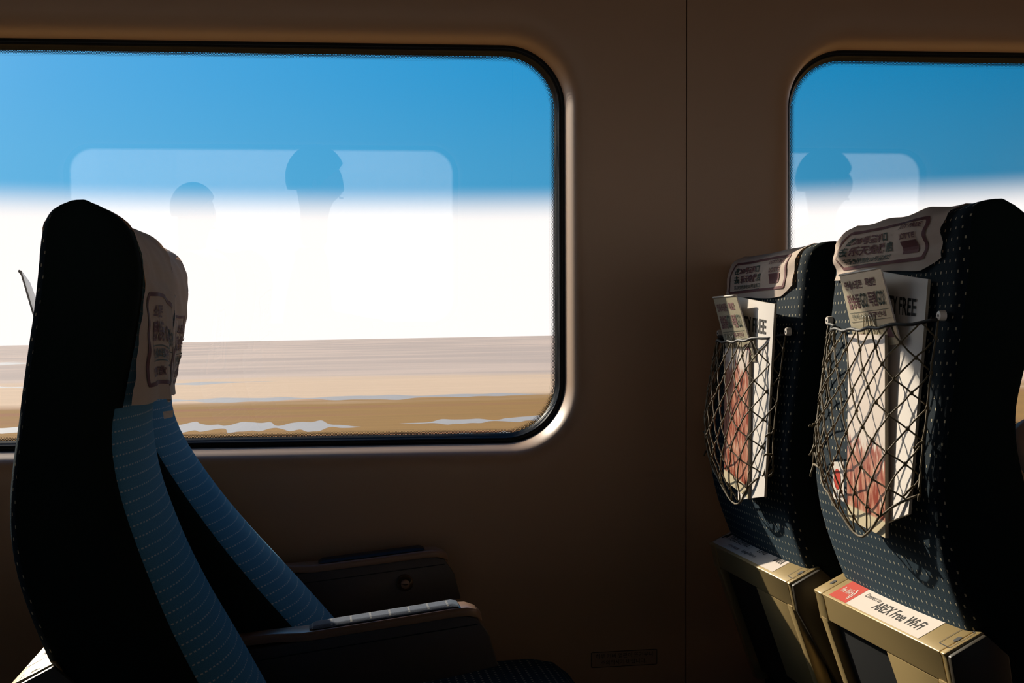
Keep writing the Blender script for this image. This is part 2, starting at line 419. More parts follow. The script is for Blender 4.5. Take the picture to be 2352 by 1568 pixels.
def outer_pts(P, X0, X1, Z0, Z1):
    Q = []
    for x, zz, kind, t in P:
        cor = [(X1, Z0), (X1, Z1), (X0, Z1), (X0, Z0)][kind]
        if kind in (0, 2):   # leaving a horizontal edge, ending on a vertical one
            e0 = (x, cor[1]); e1 = (cor[0], zz)
        else:
            e0 = (cor[0], zz); e1 = (x, cor[1])
        Q.append(e0 if t < 0.5 else (cor if abs(t-0.5) < 1e-6 else e1))
    return Q
def bays(side):
    return range(-1, 2)
BEV = [(0.0165, 0.078), (0.0178, 0.066), (0.0192, 0.054), (0.0210, 0.043), (0.0234, 0.033), (0.0266, 0.0235), (0.0310, 0.0155), (0.0370, 0.0092), (0.0455, 0.0047), (0.057, 0.0018), (0.071, 0.0004), (0.086, 0.0)]
def wall(side, name, label):
    xf = wall_xf(side)
    root = None
    for k in bays(side):
        x1 = GX1+PITCH*k; x0 = x1-GWID; X0, X1 = SEAM+PITCH*(k-1)+0.0012, SEAM+PITCH*k-0.0012
        mb = MB(); rings = []
        for o, d in BEV: rings.append([(x, d, zz) for x, zz, _, _ in rrect(x0, x1, GZ0, GZ1, RADW, o)])
        P = rrect(x0, x1, GZ0, GZ1, RADW, BEV[-1][0])
        q = outer_pts(P, X0, X1, 0.0, 2.15)
        rings.append([(a[0]+(b[0]-a[0])*0.35, 0, a[1]+(b[1]-a[1])*0.35) for a, b in zip([(p[0], p[1]) for p in P], q)])
        rings.append([(a, 0, b) for a, b in q]); rings.append([(a, 0.02, b) for a, b in q])
        mb.grid(rings, close_v=True)
        if root is None:
            bk = MB()                             # sheet behind the joints
            for kk in range(-2, 2):
                xs_ = SEAM+PITCH*kk; bk.box((xs_, 0.012, 1.075), (0.03, 0.004, 2.15))
            root = bk.build(name, M_GAP, None, xf=xf); tag(root, label, kind='structure')
        o = mb.build('wall_panel', M_WALL, root, sm='sharp', xf=xf)
    return root
W1 = wall(1, 'wall_window', 'brown moulded plastic side wall of the carriage around the windows')
W2 = wall(-1, 'wall_opposite', 'brown side wall of the carriage behind the camera')
def window(side, k, name, label):
    xf = wall_xf(side); x1 = GX1+PITCH*k; x0 = x1-GWID
    n = 14
    mb = MB()
    mb.grid([[(x, d, zz) for x, zz, _, _ in rrect(x0, x1, GZ0, GZ1, RADW, o)] for o, d in
             ((0.0, 0.096), (0.0005, 0.090), (0.004, 0.084), (0.007, 0.079), (0.0085, 0.0745), (0.0105, 0.0745), (0.012, 0.0765), (0.017, 0.068), (0.0195, 0.066), (0.024, 0.085))], close_v=True)
    root = mb.build(name, M_RUBBER, None, sm=True, xf=xf); tag(root, label, kind='structure')
    # glass
    g = MB(); P = rrect(x0, x1, GZ0, GZ1, RADW, 0.018)
    a = [g.vert((x, 0.0955, zz)) for x, zz, _, _ in P]; b = [g.vert((x, 0.1015, zz)) for x, zz, _, _ in P]
    g.face(a); g.face(b[::-1])
    for i in range(len(a)): j = (i+1) % len(a); g.face((a[i], b[i], b[j], a[j]))
    g.build('pane', M_GLASS, root, xf=xf)
    # ceramic dots
    fr = MB(); rows = []; UV = []
    for v in (0.0, 0.0065, 0.013):
        P = rrect(x0, x1, GZ0, GZ1, RADW, -v, n=24); s_ = 0; row = []; uv = []
        P0 = rrect(x0, x1, GZ0, GZ1, RADW, 0, n=24)
        for i, p in enumerate(P + [P[0]]):
            if i: q = P0[i % len(P0)]; pr = P0[i-1]; s_ += math.hypot(q[0]-pr[0], q[1]-pr[1])
            row.append((p[0], 0.0945, p[1])); uv.append((s_, v))
        rows.append(row); UV.append(uv)
    fr.grid(rows, UV=UV)
    fr.build('dotted_border', M_FRIT, root, recalc=False, xf=xf)
    return root
window(1, 0, 'window_1', 'large rounded window with black gasket in the centre')
window(1, 1, 'window_2', 'rounded window behind the right pair of seats')
window(1, -1, 'window_3', 'rounded window behind the left seats, out of frame')
for i, k in enumerate((0, 1, -1)): window(-1, k, 'window_%d' % (4+i), 'window on the opposite side, seen only as a reflection')
XA, XB = SEAM-2*PITCH, SEAM+PITCH
fl = MB(); fl.box(((XA+XB)/2, 1.09, -0.02), (XB-XA, 3.5, 0.04)); tag(fl.build('floor', M_FLOOR), 'dark vinyl carriage floor', kind='structure')
cl = MB()
arc = [(-0.55+3.3*t, 2.10+0.16*math.sin(math.pi*t)) for t in np.linspace(0, 1, 17)]
cl.grid([[(XA, y, zz) for y, zz in arc], [(XB, y, zz) for y, zz in arc]])
tag(cl.build('ceiling', M_CEIL, sm=True), 'beige curved carriage ceiling', kind='structure')
for xx, nm in ((XA, 'wall_rear'), (XB, 'wall_front')):
    e = MB(); e.box((xx, 1.09, 1.1), (0.04, 3.6, 2.5)); tag(e.build(nm, M_WALL), 'end wall of the carriage section', kind='structure')

# ================================================================ seats
# side profile measured from the seat itself: height relative to the lens, x relative to the seat's own origin
XBK = smooth_interp([.172, .166, .154, .136, .088, .037, -.003, -.054, -.094, -.145, -.18, -.215, -.251, -.286, -.322, -.353, -.392, -.45, -.52, -.56],
                    [.048, .035, .026, .021, .016, .010, .004, -.003, -.008, -.015, -.018, -.018, -.014, -.006, .006, .018, .034, .058, .088, .105])
XFS = smooth_interp([.172, .166, .157, .139, .111, .082, .047, .001, -.055, -.09, -.13, -.18, -.251, -.30, -.345, -.40, -.45, -.52, -.56],
                    [.082, .099, .114, .130, .139, .142, .137, .125, .107, .097, .095, .104, .125, .142, .158, .182, .208, .245, .262])
XFC = smooth_interp([.172, .166, .157, .139, .111, .082, .047, .001, -.055, -.09, -.13, -.18, -.233, -.285, -.342, -.395, -.446, -.52, -.56],
                    [.082, .094, .106, .117, .127, .130, .129, .126, .121, .119, .122, .131, .149, .171, .201, .232, .260, .298, .315])
HW = 0.226
ZTOP, ZBOT = 0.172, -0.56
def halfw(zz):
    s_ = min(max((zz-0.105)/(ZTOP-0.105), 0), 1)
    return HW - 0.016*(1-math.sqrt(max(0, 1-s_*s_*0.96)))
def zoff(y, zz):                          # the crown dips between the two wings
    t = min(abs(y)/HW, 1.0); k = min(max((zz-0.06)/0.10, 0), 1)
    return -0.009*k*k*(1-t**4)
def ecap(t, t0=0.80, p=2.4):
    q = max(0.0, (abs(t)-t0)/(1-t0)); return max(0.0, 1-q**p)**(1/p)
def xfront(y, zz):
    t = min(abs(y)/halfw(zz), 1.0); b, s_, c = XBK(zz), XFS(zz), XFC(zz)
    f = s_+(c-s_)*(1-t**2.2); mid = (b+s_)/2+0.01
    return mid+(f-mid)*ecap(t)
def xback(y, zz):
    t = min(abs(y)/halfw(zz), 1.0); b, s_ = XBK(zz), XFS(zz); mid = (b+s_)/2+0.01
    bb = b+0.006*t**2
    return mid+(bb-mid)*ecap(t, 0.86)
def backrest_mesh():
    mb = MB(); zs = list(np.linspace(ZBOT, 0.10, 46))+[0.112, 0.124, 0.135, 0.145, 0.153, 0.159, 0.164, 0.168, 0.1705, ZTOP]
    ts = [-math.cos(a) for a in np.linspace(0, math.pi, 29)]      # dense at the edges
    rows = []; UV = []; va = 0; prev = None
    for zz in zs:
        w_ = halfw(zz); cx = XFC(zz)
        if prev: va += math.hypot(zz-prev[0], cx-prev[1])
        prev = (zz, cx); row = []; uv = []
        def arc(fn):
            xs_ = [fn(t*w_, zz) for t in ts]; c_ = len(ts)//2; a_ = [0.0]*len(ts)
            for i in range(c_+1, len(ts)): a_[i] = a_[i-1]+math.hypot((ts[i]-ts[i-1])*w_, xs_[i]-xs_[i-1])
            for i in range(c_-1, -1, -1): a_[i] = a_[i+1]-math.hypot((ts[i]-ts[i+1])*w_, xs_[i]-xs_[i+1])
            return xs_, a_
        xf_, af = arc(xfront); xb_, ab = arc(xback)
        for i, t in enumerate(ts): row.append((xf_[i], t*w_, zz+EYE+zoff(t*w_, zz))); uv.append((af[i], va))
        for i in range(len(ts)-2, 0, -1): row.append((xb_[i], ts[i]*w_, zz+EYE+zoff(ts[i]*w_, zz))); uv.append((ab[i], zz))
        rows.append(row); UV.append(uv)
    n = len(rows[0]); nf = len(ts); SIDE = set(list(range(0, 5))+list(range(nf-6, nf-1))+list(range(nf-1, nf+2))+list(range(n-3, n)))
    SIDE2 = SIDE | set(list(range(0, 7))+list(range(nf-8, nf-1)))
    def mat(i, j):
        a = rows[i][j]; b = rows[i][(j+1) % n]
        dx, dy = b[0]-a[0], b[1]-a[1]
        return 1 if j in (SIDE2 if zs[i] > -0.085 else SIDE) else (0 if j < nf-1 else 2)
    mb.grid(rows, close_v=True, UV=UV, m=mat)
    top = len(mb.v)-n
    c = mb.vert((sum(r[0] for r in rows[-1])/n, 0, ZTOP+EYE-0.008))
    for j in range(n): mb.face((top+j, top+(j+1) % n, c), 0, [UV[-1][j], UV[-1][(j+1) % n], (0, va)])
    cb = mb.vert((0.2, 0, ZBOT+EYE))
    for j in range(n): mb.face(((j+1) % n, j, cb), 1)
    return mb
def cushion_mesh(L=0.85):
    """seat squab: rounded front nose"""
    mb = MB(); ys = [-math.cos(a)*0.226 for a in np.linspace(0, math.pi, 21)]
    prof = [(a, b-0.095) for a, b in [(0.10, 0.478), (0.25, 0.476), (0.40, 0.476), (0.55, 0.482), (0.66, 0.490), (L-0.08, 0.492), (L-0.04, 0.484), (L-0.012, 0.462), (L, 0.43), (L-0.01, 0.395), (L-0.04, 0.372), (L-0.1, 0.362), (0.4, 0.36), (0.10, 0.36)]]
    rows = []; UV = []; sv = 0; pv = None
    zc = 0.325
    for y in ys:
        e = ecap(y/0.226, 0.8, 2.4); row = []; uv = []; sv = 0
        for i, (x, zz) in enumerate(prof):
            if i: sv += math.hypot(x-prof[i-1][0], zz-prof[i-1][1])
            row.append((x, y, zc+(zz-zc)*(0.25+0.75*e))); uv.append((y, sv))
        rows.append(row); UV.append(uv)
    mb.grid(rows, UV=UV, m=0)
    k = len(prof)
    mb.face(list(range(k)), 1); mb.face([(len(ys)-1)*k+i for i in range(k)][::-1], 1)
    mb.grid([[r[-1] for r in rows], [r[0] for r in rows]], m=1)
    return mb
ME_BACK = ME_CUSH = None

# ---- net pocket (seat space)
def net_surface(zt=0.018, far=0.190, near=-0.185, kb=1.0):
    def f(u, v):
        y = far+(near-far)*u
        drop = 0.215+0.068*math.exp(-((u-0.62)/0.24)**2)
        zz = zt - 0.010*math.sin(math.pi*u) - v*drop
        b = math.exp(-((u-0.54)/(0.36 if u < 0.54 else 0.39))**6)
        bul = kb*b*(0.036+0.008*math.sin(math.pi*min(v*1.05, 1))) * (1-0.25*v**6)
        return Vector((xback(y, zz)-0.007-bul, y, zz+EYE))
    return f
def make_net(root, seed, zt=0.018, flat=False):
    f = net_surface(zt, near=-0.120, kb=0.2) if flat else net_surface(zt); r = np.random.RandomState(seed); nu, nv = 8.0, 5.0
    mb = MB()
    for sg in (1, -1):
        for c in range(-int(nv)-1, int(nu)+int(nv)+2):
            # u*nu = c + sg*v*nv/1.0
            pts = []
            for v in np.linspace(0, 1, 33):
                u = (c+0.5+sg*v*nv)/nu
                if -0.001 <= u <= 1.001:
                    p = f(min(max(u, 0), 1), v); p.x += r.normal(0, 0.0006); p.y += r.normal(0, 0.0007); pts.append(p)
            if len(pts) > 1: mb.tube(pts, 0.00125, 5)
    for i in range(int(2*nu)+1):                                   # knots
        for j in range(1, int(2*nv)):
            if (i+j) % 2 == 1:
                p = f(min(i/(2*nu), 1), j/(2*nv)); mb.tube([p-Vector((0, 0, .003)), p-Vector((0, 0, .0012)), p+Vector((0, 0, .0012)), p+Vector((0, 0, .003))], lambda t: 0.0026 if 0.2 < t < 0.8 else 0.0012, 5)
    for u in (0.0, 1.0):
        mb.tube([f(u, v)+Vector((0, r.normal(0, 0.001), 0)) for v in np.linspace(0, 1, 20)], 0.0014, 5)
    mb.tube([f(u, 1.0)+Vector((0, 0, r.normal(0, 0.001))) for u in np.linspace(0, 1, 26)], 0.0019, 5)
    for u, v in (() if flat else ((0.0, 0.72), (0.0, 0.86), (0.0, 1.0), (1.0, 0.7), (1.0, 0.88), (1.0, 1.0), (0.97, 0.94))):   # loose tied ends
        p = f(u, v); q = [p]
        dirv = Vector((-0.5, r.normal(0, .7), r.normal(-.1, .6))).normalized()
        for k in range(5): q.append(q[-1]+dirv*0.0035+Vector((0, 0, r.normal(-0.001, .002))))
        mb.tube(q, 0.0017, 5)
    net = mb.build('net_pocket', M_STR, root, sm=True)
    cd = MB(); cd.tube([f(u, 0)+Vector((-0.001, 0, 0.0015*math.sin(u*40))) for u in np.linspace(0, 1, 34)], 0.0024, 7); cd.build('elastic_cord', M_CORD, net, sm=True)
    for u in (0.0, 1.0):
        p = f(u, 0)+Vector((0.003, 0.004 if u == 0 else -0.004, 0.006)); b = MB()
        b.tube([p+Vector((0.004, 0, 0)), p+Vector((-0.002, 0, 0)), p+Vector((-0.0042, 0, 0)), p+Vector((-0.0046, 0, 0))], lambda t: 0.0068 if t < 0.5 else (0.0058 if t < 0.8 else 0.003), 14)
        b.build('button', M_BTN, net, sm='sharp')
        d = MB(); d.tube([p+Vector((-0.004, 0, 0)), p+Vector((-0.0052, 0, 0))], 0.0018, 8); d.build('button_hole', M_CORD, net)
    return net

# ---- tray table bar on the seat back (seat space)
BX0, BX1 = -0.012, 0.040                 # outer and inner edge of the sloped top face
def tray(root, sticker, seed=0):
    zo, zi = EYE-0.392, EYE-0.366
    y0, y1 = -0.222, 0.222
    bar = MB(); bar.prism([(BX0, zo), (BX1, zi), (BX1+0.006, zi-0.012), (BX1+0.004, zo-0.035), (BX0+0.012, zo-0.042), (BX0+0.004, zo-0.006)], y0+0.014, y1-0.036)
    o = bar.build('tray_table', M_GOLD, root, bevel=0.0022)
    for a, b in ((y0, y0+0.0128), (y1-0.0345, y1)):                # end caps
        c = MB(); c.prism([(BX0, zo), (BX1, zi), (BX1+0.008, zi-0.012), (BX1+0.006, zo-0.04), (BX0+0.012, zo-0.046), (BX0+0.004, zo-0.006)], a, b)
        c.build('end_cap', M_GOLD, o, bevel=0.0022)
    eb = MB(); eb.prism([(BX0+0.004, zo-0.002), (BX1, zi-0.003), (BX1+0.03, zi-0.03), (BX1+0.05, zo-0.16), (BX1+0.03, zo-0.17), (BX0+0.012, zo-0.045)], y0-0.010, y0-0.0005)
    eb.build('side_cover', M_GOLDDK, o, bevel=0.002)
    for y in (y1-0.018, y0+0.026):                                 # arms down to the seat pan
        a = MB(); w_ = 0.012
        pts = [(BX0+0.010, zo-0.040), (BX0+0.034, zo-0.040), (BX0+0.034+0.075, zo-0.26), (BX0+0.010+0.075, zo-0.26)]
        a.prism(pts, y-w_, y+w_); a.build('arm', M_GOLD, o, bevel=0.002)
    sk = MB(); sk.prism([(BX0+0.0135, zo-0.043), (BX0+0.020, zo-0.043), (BX0+0.075, zo-0.20), (BX0+0.068, zo-0.20)], y0+0.045, y0+0.20)
    sk.build('lower_plate', M_GOLD, o, bevel=0.001)
    pn = MB(); pn.prism([(BX0+0.022, zo-0.040), (BX0+0.032, zo-0.040), (BX0+0.10, zo-0.24), (BX0+0.09, zo-0.24)], y0+0.02, y1-0.04)
    pn.build('table_panel', M_DARKPL, o, bevel=0.001)
    nrm = Vector((-(zi-zo), 0, BX1-BX0)).normalized()
    L = math.hypot(BX1-BX0, zi-zo)
    def top(u, v, h=0.0006):        # u along the bar from the window end, v up the slope (metres)
        t = v/L; return Vector((BX0+(BX1-BX0)*t, y1-u, zo+(zi-zo)*t)) + nrm*h
    for uc in (0.018, 0.428):       # screw recesses
        h = MB(); rows = []
        for rr in (0.0048, 0.001): rows.append([top(uc+rr*math.cos(a)*1.0, 0.030+rr*1.25*math.sin(a), 0.0008) for a in np.linspace(0, 2*math.pi, 15)[:-1]])
        h.grid(rows, close_v=True); h.face([14+i for i in range(14)]); h.build('screw_hole', M_CORD, o)
    ln = MB(); put_frame(ln, 0.408, 0.012, 0.444-0.018+0.012, 0.052, 0.0012, 0.003, lambda u, v: top(u, v, 0.0007)); ln.build('hatch_line', M_CORD, o)
    st = MB()
    if sticker == 'wifi':
        s0 = MB(); put_rect(s0, 0.095, 0.004, 0.365, 0.050, lambda u, v: top(u, v, 0.0005), nu=1, nv=1); sk_ = s0.build('sticker', M_STICK, o)
        s1 = MB(); put_rect(s1, 0.058, 0.004, 0.1235, 0.050, lambda u, v: top(u, v, 0.0007), nu=1, nv=1)
        put_text(s1, 'Free Wi-Fi', 0.067, 0.020, 0.034, 0.012, lambda u, v: top(u, v, 0.0010), 1, 0.015)
        for k, rr in enumerate((0.006, 0.011)):
            s1.grid([[top(0.1015+(rr+dw)*math.cos(a), 0.018+(rr+dw)*1.5*math.sin(a), 0.0010) for a in np.linspace(-0.5, 1.35, 9)] for dw in (-0.0013, 0.0013)], m=1)
        s1.build('sticker_emblem', [M_RED, M_STICK], o)
        put_text(st, 'Connect to', 0.138, 0.030, 0.052, 0.009, lambda u, v: top(u, v, 0.0009))
        put_text(st, 'AREX Free Wi-Fi', 0.190, 0.0155, 0.150, 0.0185, lambda u, v: top(u, v, 0.0009), 0, 0.01, slant=0.12)
        st.build('sticker_lettering', M_PRINTB, o)
    else:
        s0 = MB(); put_rect(s0, 0.010, 0.006, 0.352, 0.050, lambda u, v: top(u, v, 0.0005), nu=1, nv=1); s0.build('sticker', M_STICK, o)
        T = lambda u, v: top(u, v, 0.0009)
        sm_ = MB(); put_rect(sm_, 0.020, 0.030, 0.034, 0.044, T, nu=1, nv=1); sm_.build('sticker_mark', M_PRINTB, o)
        put_text(st, '인천공항 짐보관서비스', 0.044, 0.028, 0.112, 0.014, T, 0, 0.02)
        put_text(st, 'Storage/Delivery', 0.158, 0.013, 0.075, 0.010, T)
        sm_ = MB(); put_rect(sm_, 0.170, 0.010, 0.171, 0.048, T, nu=1, nv=1); sm_.build('sticker_rule', M_PRINTB, o)
        put_text(st, '당일배송', 0.205, 0.030, 0.046, 0.014, T, 0, 0.02)
        put_text(st, 'SAFEX', 0.300, 0.027, 0.040, 0.014, T, 0, 0.03, slant=0.2)
        st.build('sticker_lettering', M_PRINTB, o)['kind'] = 'stuff'
        s2 = MB(); put_text(s2, '인천국제공항', 0.080, 0.014, 0.060, 0.006, T); s2.build('sticker_small_print', M_PRINT, o)
    return o

def armrest(root, y, x0, z0, x1, z1, wall_side=False):
    """tapered arm running forward; x0,z0 rear top to x1,z1 front top (seat space, absolute z)"""
    hw_ = 0.031; L = math.hypot(x1-x0, z1-z0); d = Vector((x1-x0, 0, z1-z0))/L; n_ = Vector((-d.z, 0, d.x))
    P = lambda a, h: (x0+d.x*a+n_.x*h, z0+d.z*a+n_.z*h)
    body = MB(); body.prism([P(-0.06, -0.012), P(L-0.02, -0.012), P(L+0.004, -0.020), P(L+0.020, -0.050), P(L+0.028, -0.100), P(L-0.06, -0.106), P(-0.06, -0.106)], y-hw_+0.004, y+hw_-0.004)
    o = body.build('armrest', M_ARM, root, bevel=0.003)
    tr = MB()                                                       # pale capping that swells around the pad
    prof = [(-0.06, 0.020, 0.008), (0.045, 0.022, 0.004), (0.09, hw_, 0.0), (0.20, hw_, 0.0), (L-0.03, hw_, 0.0), (L-0.008, hw_-0.002, -0.002), (L+0.006, hw_-0.008, -0.008), (L+0.013, hw_-0.016, -0.016)]
    rows = []
    for a, w_, h in prof:
        ring = []
        for yy, hh in ((-w_, -0.013), (-w_, -0.004), (-w_+0.004, 0.0), (w_-0.004, 0.0), (w_, -0.004), (w_, -0.013)):
            x, zz = P(a, h+hh); ring.append((x, y+yy, zz))
        rows.append(ring)
    b = tr.grid(rows, close_v=True); k = 6
    tr.face([b+i for i in range(k)][::-1]); tr.face([b+(len(rows)-1)*k+i for i in range(k)])
    tr.build('capping', M_ARMTRIM, o, bevel=0.0012)
    pd = MB(); nA, nY = 24, 8; rows = []; UV = []
    a0, a1 = (0.10, L-0.020) if not wall_side else (0.10, L-0.03)
    for i in range(nA+1):
        a = a0+(a1-a0)*i/nA; row = []; uv = []
        for j in range(nY+1):
            yy = -1+2*j/nY; wv = (hw_-0.007)*(1-0.25*max(0, (0.06-i/nA)/0.06)**2)
            hh = 0.0015+0.0045*ecap(yy, 0.6)*ecap(2*i/nA-1, 0.94)
            x, zz = P(a, hh); row.append((x, y+yy*wv, zz)); uv.append((a, yy*wv))
        rows.append(row); UV.append(uv)
    pd.grid(rows, UV=UV); pd.build('pad', M_PAD if not wall_side else M_DARKPL, o, sm=True)
    gl = MB(); gl.prism([P(0.02, -0.030), P(L+0.004, -0.0290), P(L+0.004, -0.0305), P(0.02, -0.0315)], y-hw_+0.0030, y-hw_+0.0045); gl.build('joint_line', M_DARKPL, o)
    if wall_side:
        x, zz = P(L-0.075, -0.054); kb = MB()
        kb.tube([(x, y-hw_+0.006, zz), (x, y-hw_-0.004, zz), (x, y-hw_-0.007, zz), (x, y-hw_-0.007, zz)], lambda t: 0.016 if t < 0.5 else (0.014 if t < .8 else 0.010), 20)
        k_ = kb.build('recline_button', M_METAL, o, sm='sharp')
        kk = MB(); kk.tube([(x, y-hw_-0.006, zz-0.001), (x, y-hw_-0.013, zz-0.001), (x, y-hw_-0.0145, zz-0.001)], lambda t: 0.0085 if t < 0.8 else 0.006, 18)
        kk.build('recline_button', M_ARMTRIM, o, sm='sharp')
    return o
def make_seat(x0, yc, label, group, sticker=None, net_seed=None, rise=0.0, arms=(), slouch=0.0, turn=math.radians(2.3), first=[None]):
    root = empty('train_seat', (x0-0.23*math.sin(turn), yc, 0)); root.rotation_euler.z = turn; tag(root, label, 'seat', group)
    if first[0] is None:
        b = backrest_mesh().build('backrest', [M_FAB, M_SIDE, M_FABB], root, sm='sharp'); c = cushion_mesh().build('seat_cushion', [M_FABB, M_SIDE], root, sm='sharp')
        pb = MB(); pb.prism([(0.12, 0.263), (0.72, 0.263), (0.66, 0.22), (0.52, 0.20), (0.47, 0.03), (0.56, 0.0), (0.26, 0.0), (0.33, 0.03), (0.30, 0.20), (0.16, 0.22)], -0.10, 0.10)
        p = pb.build('pedestal', M_DARKPL, root, bevel=0.006)
        first[0] = (b, c, p)
    else:
        new = []
        for q in first[0]:
            b = q.copy(); COL.objects.link(b); b.parent = root; new.append(b)
        b = new[0]
    b.location.z = rise
    if slouch:                                # this backrest runs further forward towards the cushion
        b.data = b.data.copy()
        for vv in b.data.vertices:
            d_ = max(0.0, EYE-0.12-vv.co.z); vv.co.x += slouch*d_*d_/(d_+0.05)
    if sticker: tray(root, sticker)
    if net_seed is not None: make_net(root, net_seed, 0.018+rise, net_seed < 3)
    for a in arms: armrest(root, *a)
    return root
YN, YW = 1.83, 2.33
g4 = 'blue moquette train seats'
S_NL = make_seat(-0.405, YN, 'blue patterned train seat nearest on the left, its dark side towards us', g4, 'wifi', 1)
S_WL = make_seat(-0.450, YW, 'blue patterned window seat on the left, half hidden behind the nearer seat', g4, 'storage', 2, rise=0.014, slouch=0.33,
                 arms=[(YN-YW+0.262, 0.255, EYE-0.452, 0.605, EYE-0.409), (0.235, 0.27, EYE-0.425, 0.60, EYE-0.392, True)])
S_NR = make_seat(0.717, YN, 'blue patterned train seat nearest on the right, its back and full net pocket towards us', g4, 'wifi', 3, rise=0.004)
S_WR = make_seat(0.678, YW, 'blue patterned window seat on the right with a net pocket, beside the wall panel', g4, 'storage', 4, rise=-0.012)

# ================================================================ headrest covers
def cover(seat, label, zf, zb, y0, y1, seed, rise=0.0, hang=0.0, crumple=0.0, design='back'):
    r = np.random.RandomState(seed); ph = r.rand(12)*6.28
    loc = Vector(seat.location)
    def wr(y, zz):
        a = 0.0012*math.sin(y*38+ph[0]+zz*20)+0.0010*math.sin(y*71+zz*60+ph[1])+0.0008*math.sin(zz*170+y*25+ph[2])
        return a
    def lift(y, zz):                              # crumpled cloth standing off the back
        if not crumple: return 0.0
        g = lambda y_, z_, sy, sz: math.exp(-((y-y_)/sy)**2-((zz-z_)/sz)**2)
        return crumple*(0.020*g(0.125, 0.128, 0.055, 0.020)+0.017*g(-0.085, 0.148, 0.060, 0.020)-0.004*g(0.03, 0.140, 0.02, 0.02)
                        + 0.006*g(-0.02, 0.105, 0.09, 0.010)+0.0014*math.sin((zz-0.09)*210+y*14))
    def back(y, zz, off=0.004): return Vector((xback(y, zz)-off-wr(y, zz)-lift(y, zz), y, zz+EYE+rise+zoff(y, zz)))
    def front(y, zz, off=0.004):
        x = xfront(y, zz); t = 2*(y-(y0+y1)/2)/(y1-y0)
        if hang:
            tgt = 0.140-0.006*t*t
            if zz < 0.075: x = x+(max(x, tgt)-x)*hang*(1-0.55*abs(t)**3)
        return Vector((x+off+wr(y, zz)+0.5*hang*0.004*math.sin(y*45+ph[5])*max(0, 0.1-zz)*8, y, zz+EYE+rise+zoff(y, zz)))
    def bottom(y, base, k): return base + 0.003*math.sin(y*22+ph[7]) + k*(y-(y0+y1)/2)
    ny = 44; rows = []
    for j in range(ny+1):
        y = y0+(y1-y0)*j/ny; row = []
        b0 = bottom(y, zf, -0.03 if hang else 0.0)
        for zz in list(np.linspace(b0, 0.12, 22))+[0.13, 0.14, 0.15, 0.157, 0.162, 0.166, 0.169]: row.append(front(y, zz))
        tl = 0.004+crumple*(0.010*math.exp(-((y+0.06)/0.05)**2)+0.006*math.exp(-((y-0.07)/0.05)**2))
        a, b = front(y, 0.171), back(y, 0.171)
        for k in (0.2, 0.5, 0.8): row.append(a.lerp(b, k)+Vector((0, 0, tl*0.8+0.001)))
        b1 = bottom(y, zb, 0.0)
        cut = max(0, (y0+0.05-y)/0.05)*0.014
        for zz in [0.169, 0.166, 0.162, 0.157, 0.15, 0.143, 0.136, 0.129]+list(np.linspace(0.122, b1+cut, 8)): row.append(back(y, zz))
        rows.append(row)
    mb = MB(); mb.grid(rows); o = mb.build('headrest_cover', M_CLOTH, None, sm=True); o.location = loc; o.rotation_euler.z = seat.rotation_euler.z
    tag(o, label, 'headrest cover', 'printed headrest covers')
    W = y1-y0
    mpb = lambda u, v: back(y1-u, zb+v, 0.0052)
    bd = MB(); put_frame(bd, 0.028, 0.012, W-0.030, 0.077, 0.0046, 0.014, mpb, n=5, seg=26, t2=0.0075); bd.build('printed_border', M_PRINT, o)
    lt = MB()
    def rowtext(t, u, v, wd, ht, m=0, bold=0.03): put_text(lt, t, u, v, wd, ht, mpb, m, bold)
    rowtext('在', 0.065, 0.0505, 0.021, 0.0150, 1); rowtext('28号登机', 0.088, 0.0505, 0.088, 0.0145); rowtext('口', 0.178, 0.0505, 0.016, 0.0135, 1)
    rowtext('去', 0.065, 0.0315, 0.024, 0.0165, 1); rowtext('乐天免税', 0.092, 0.0315, 0.096, 0.0165); rowtext('店', 0.192, 0.0315, 0.024, 0.0165, 1)
    rowtext('乐天免税店在28号登机口', 0.065, 0.0195, 0.150, 0.0085, 1, 0.02)
    rowtext('LOTTE', 0.255, 0.046, 0.045, 0.009); rowtext('DUTY FREE', 0.247, 0.0625, 0.062, 0.0075)
    put_rect(lt, 0.255, 0.024, 0.300, 0.043, mpb, 0, nu=6, nv=4); put_rect(lt, 0.065, 0.0165, 0.215, 0.0173, mpb, 1, nu=16, nv=1)
    lt.build('printed_lettering', [M_PRINT, M_PRINTG], o)
    if design == 'front':
        mpf = lambda u, v: front(y0+u, bottom(y0+u, zf, -0.03)+v, 0.0052)
        b2 = MB(); put_frame(b2, 0.036, 0.020, W-0.036, 0.138, 0.0050, 0.014, mpf, n=5, seg=30, t2=0.0105); b2.build('printed_border', M_PRINT, o)
        l2 = MB()
        def ft(t, u, v, wd, ht, m=0, bold=0.03): put_text(l2, t, u, v, wd, ht, mpf, m, bold)
        ft('쇼핑은', 0.075, 0.106, 0.075, 0.017); ft('탑승동 GO!', 0.075, 0.076, 0.165, 0.026); ft('득템 GO!', 0.252, 0.076, 0.05, 0.026, 1)
        put_rect(l2, 0.070, 0.0695, 0.300, 0.0708, mpf, 1, nu=24, nv=1); put_rect(l2, 0.070, 0.0505, 0.300, 0.0518, mpf, 1, nu=24, nv=1)
        ft('면세쇼핑', 0.072, 0.0545, 0.085, 0.0125, 1); ft('특구안내', 0.160, 0.0545, 0.085, 0.0125); ft('인천공항K', 0.072, 0.031, 0.095, 0.0125)
        l2.build('printed_lettering', [M_PRINT, M_PRINTG], o)
    return o
cover(S_NL, 'tan printed cover hanging down the front of the nearest left headrest', -0.075, 0.088, -0.178, 0.178, 1, hang=1.0, design='front')
cw = cover(S_WL, 'tan printed cover on the left window seat, only its lower hem showing', -0.100, 0.088, -0.020, 0.175, 2, rise=0.014, hang=0.1, design='front')
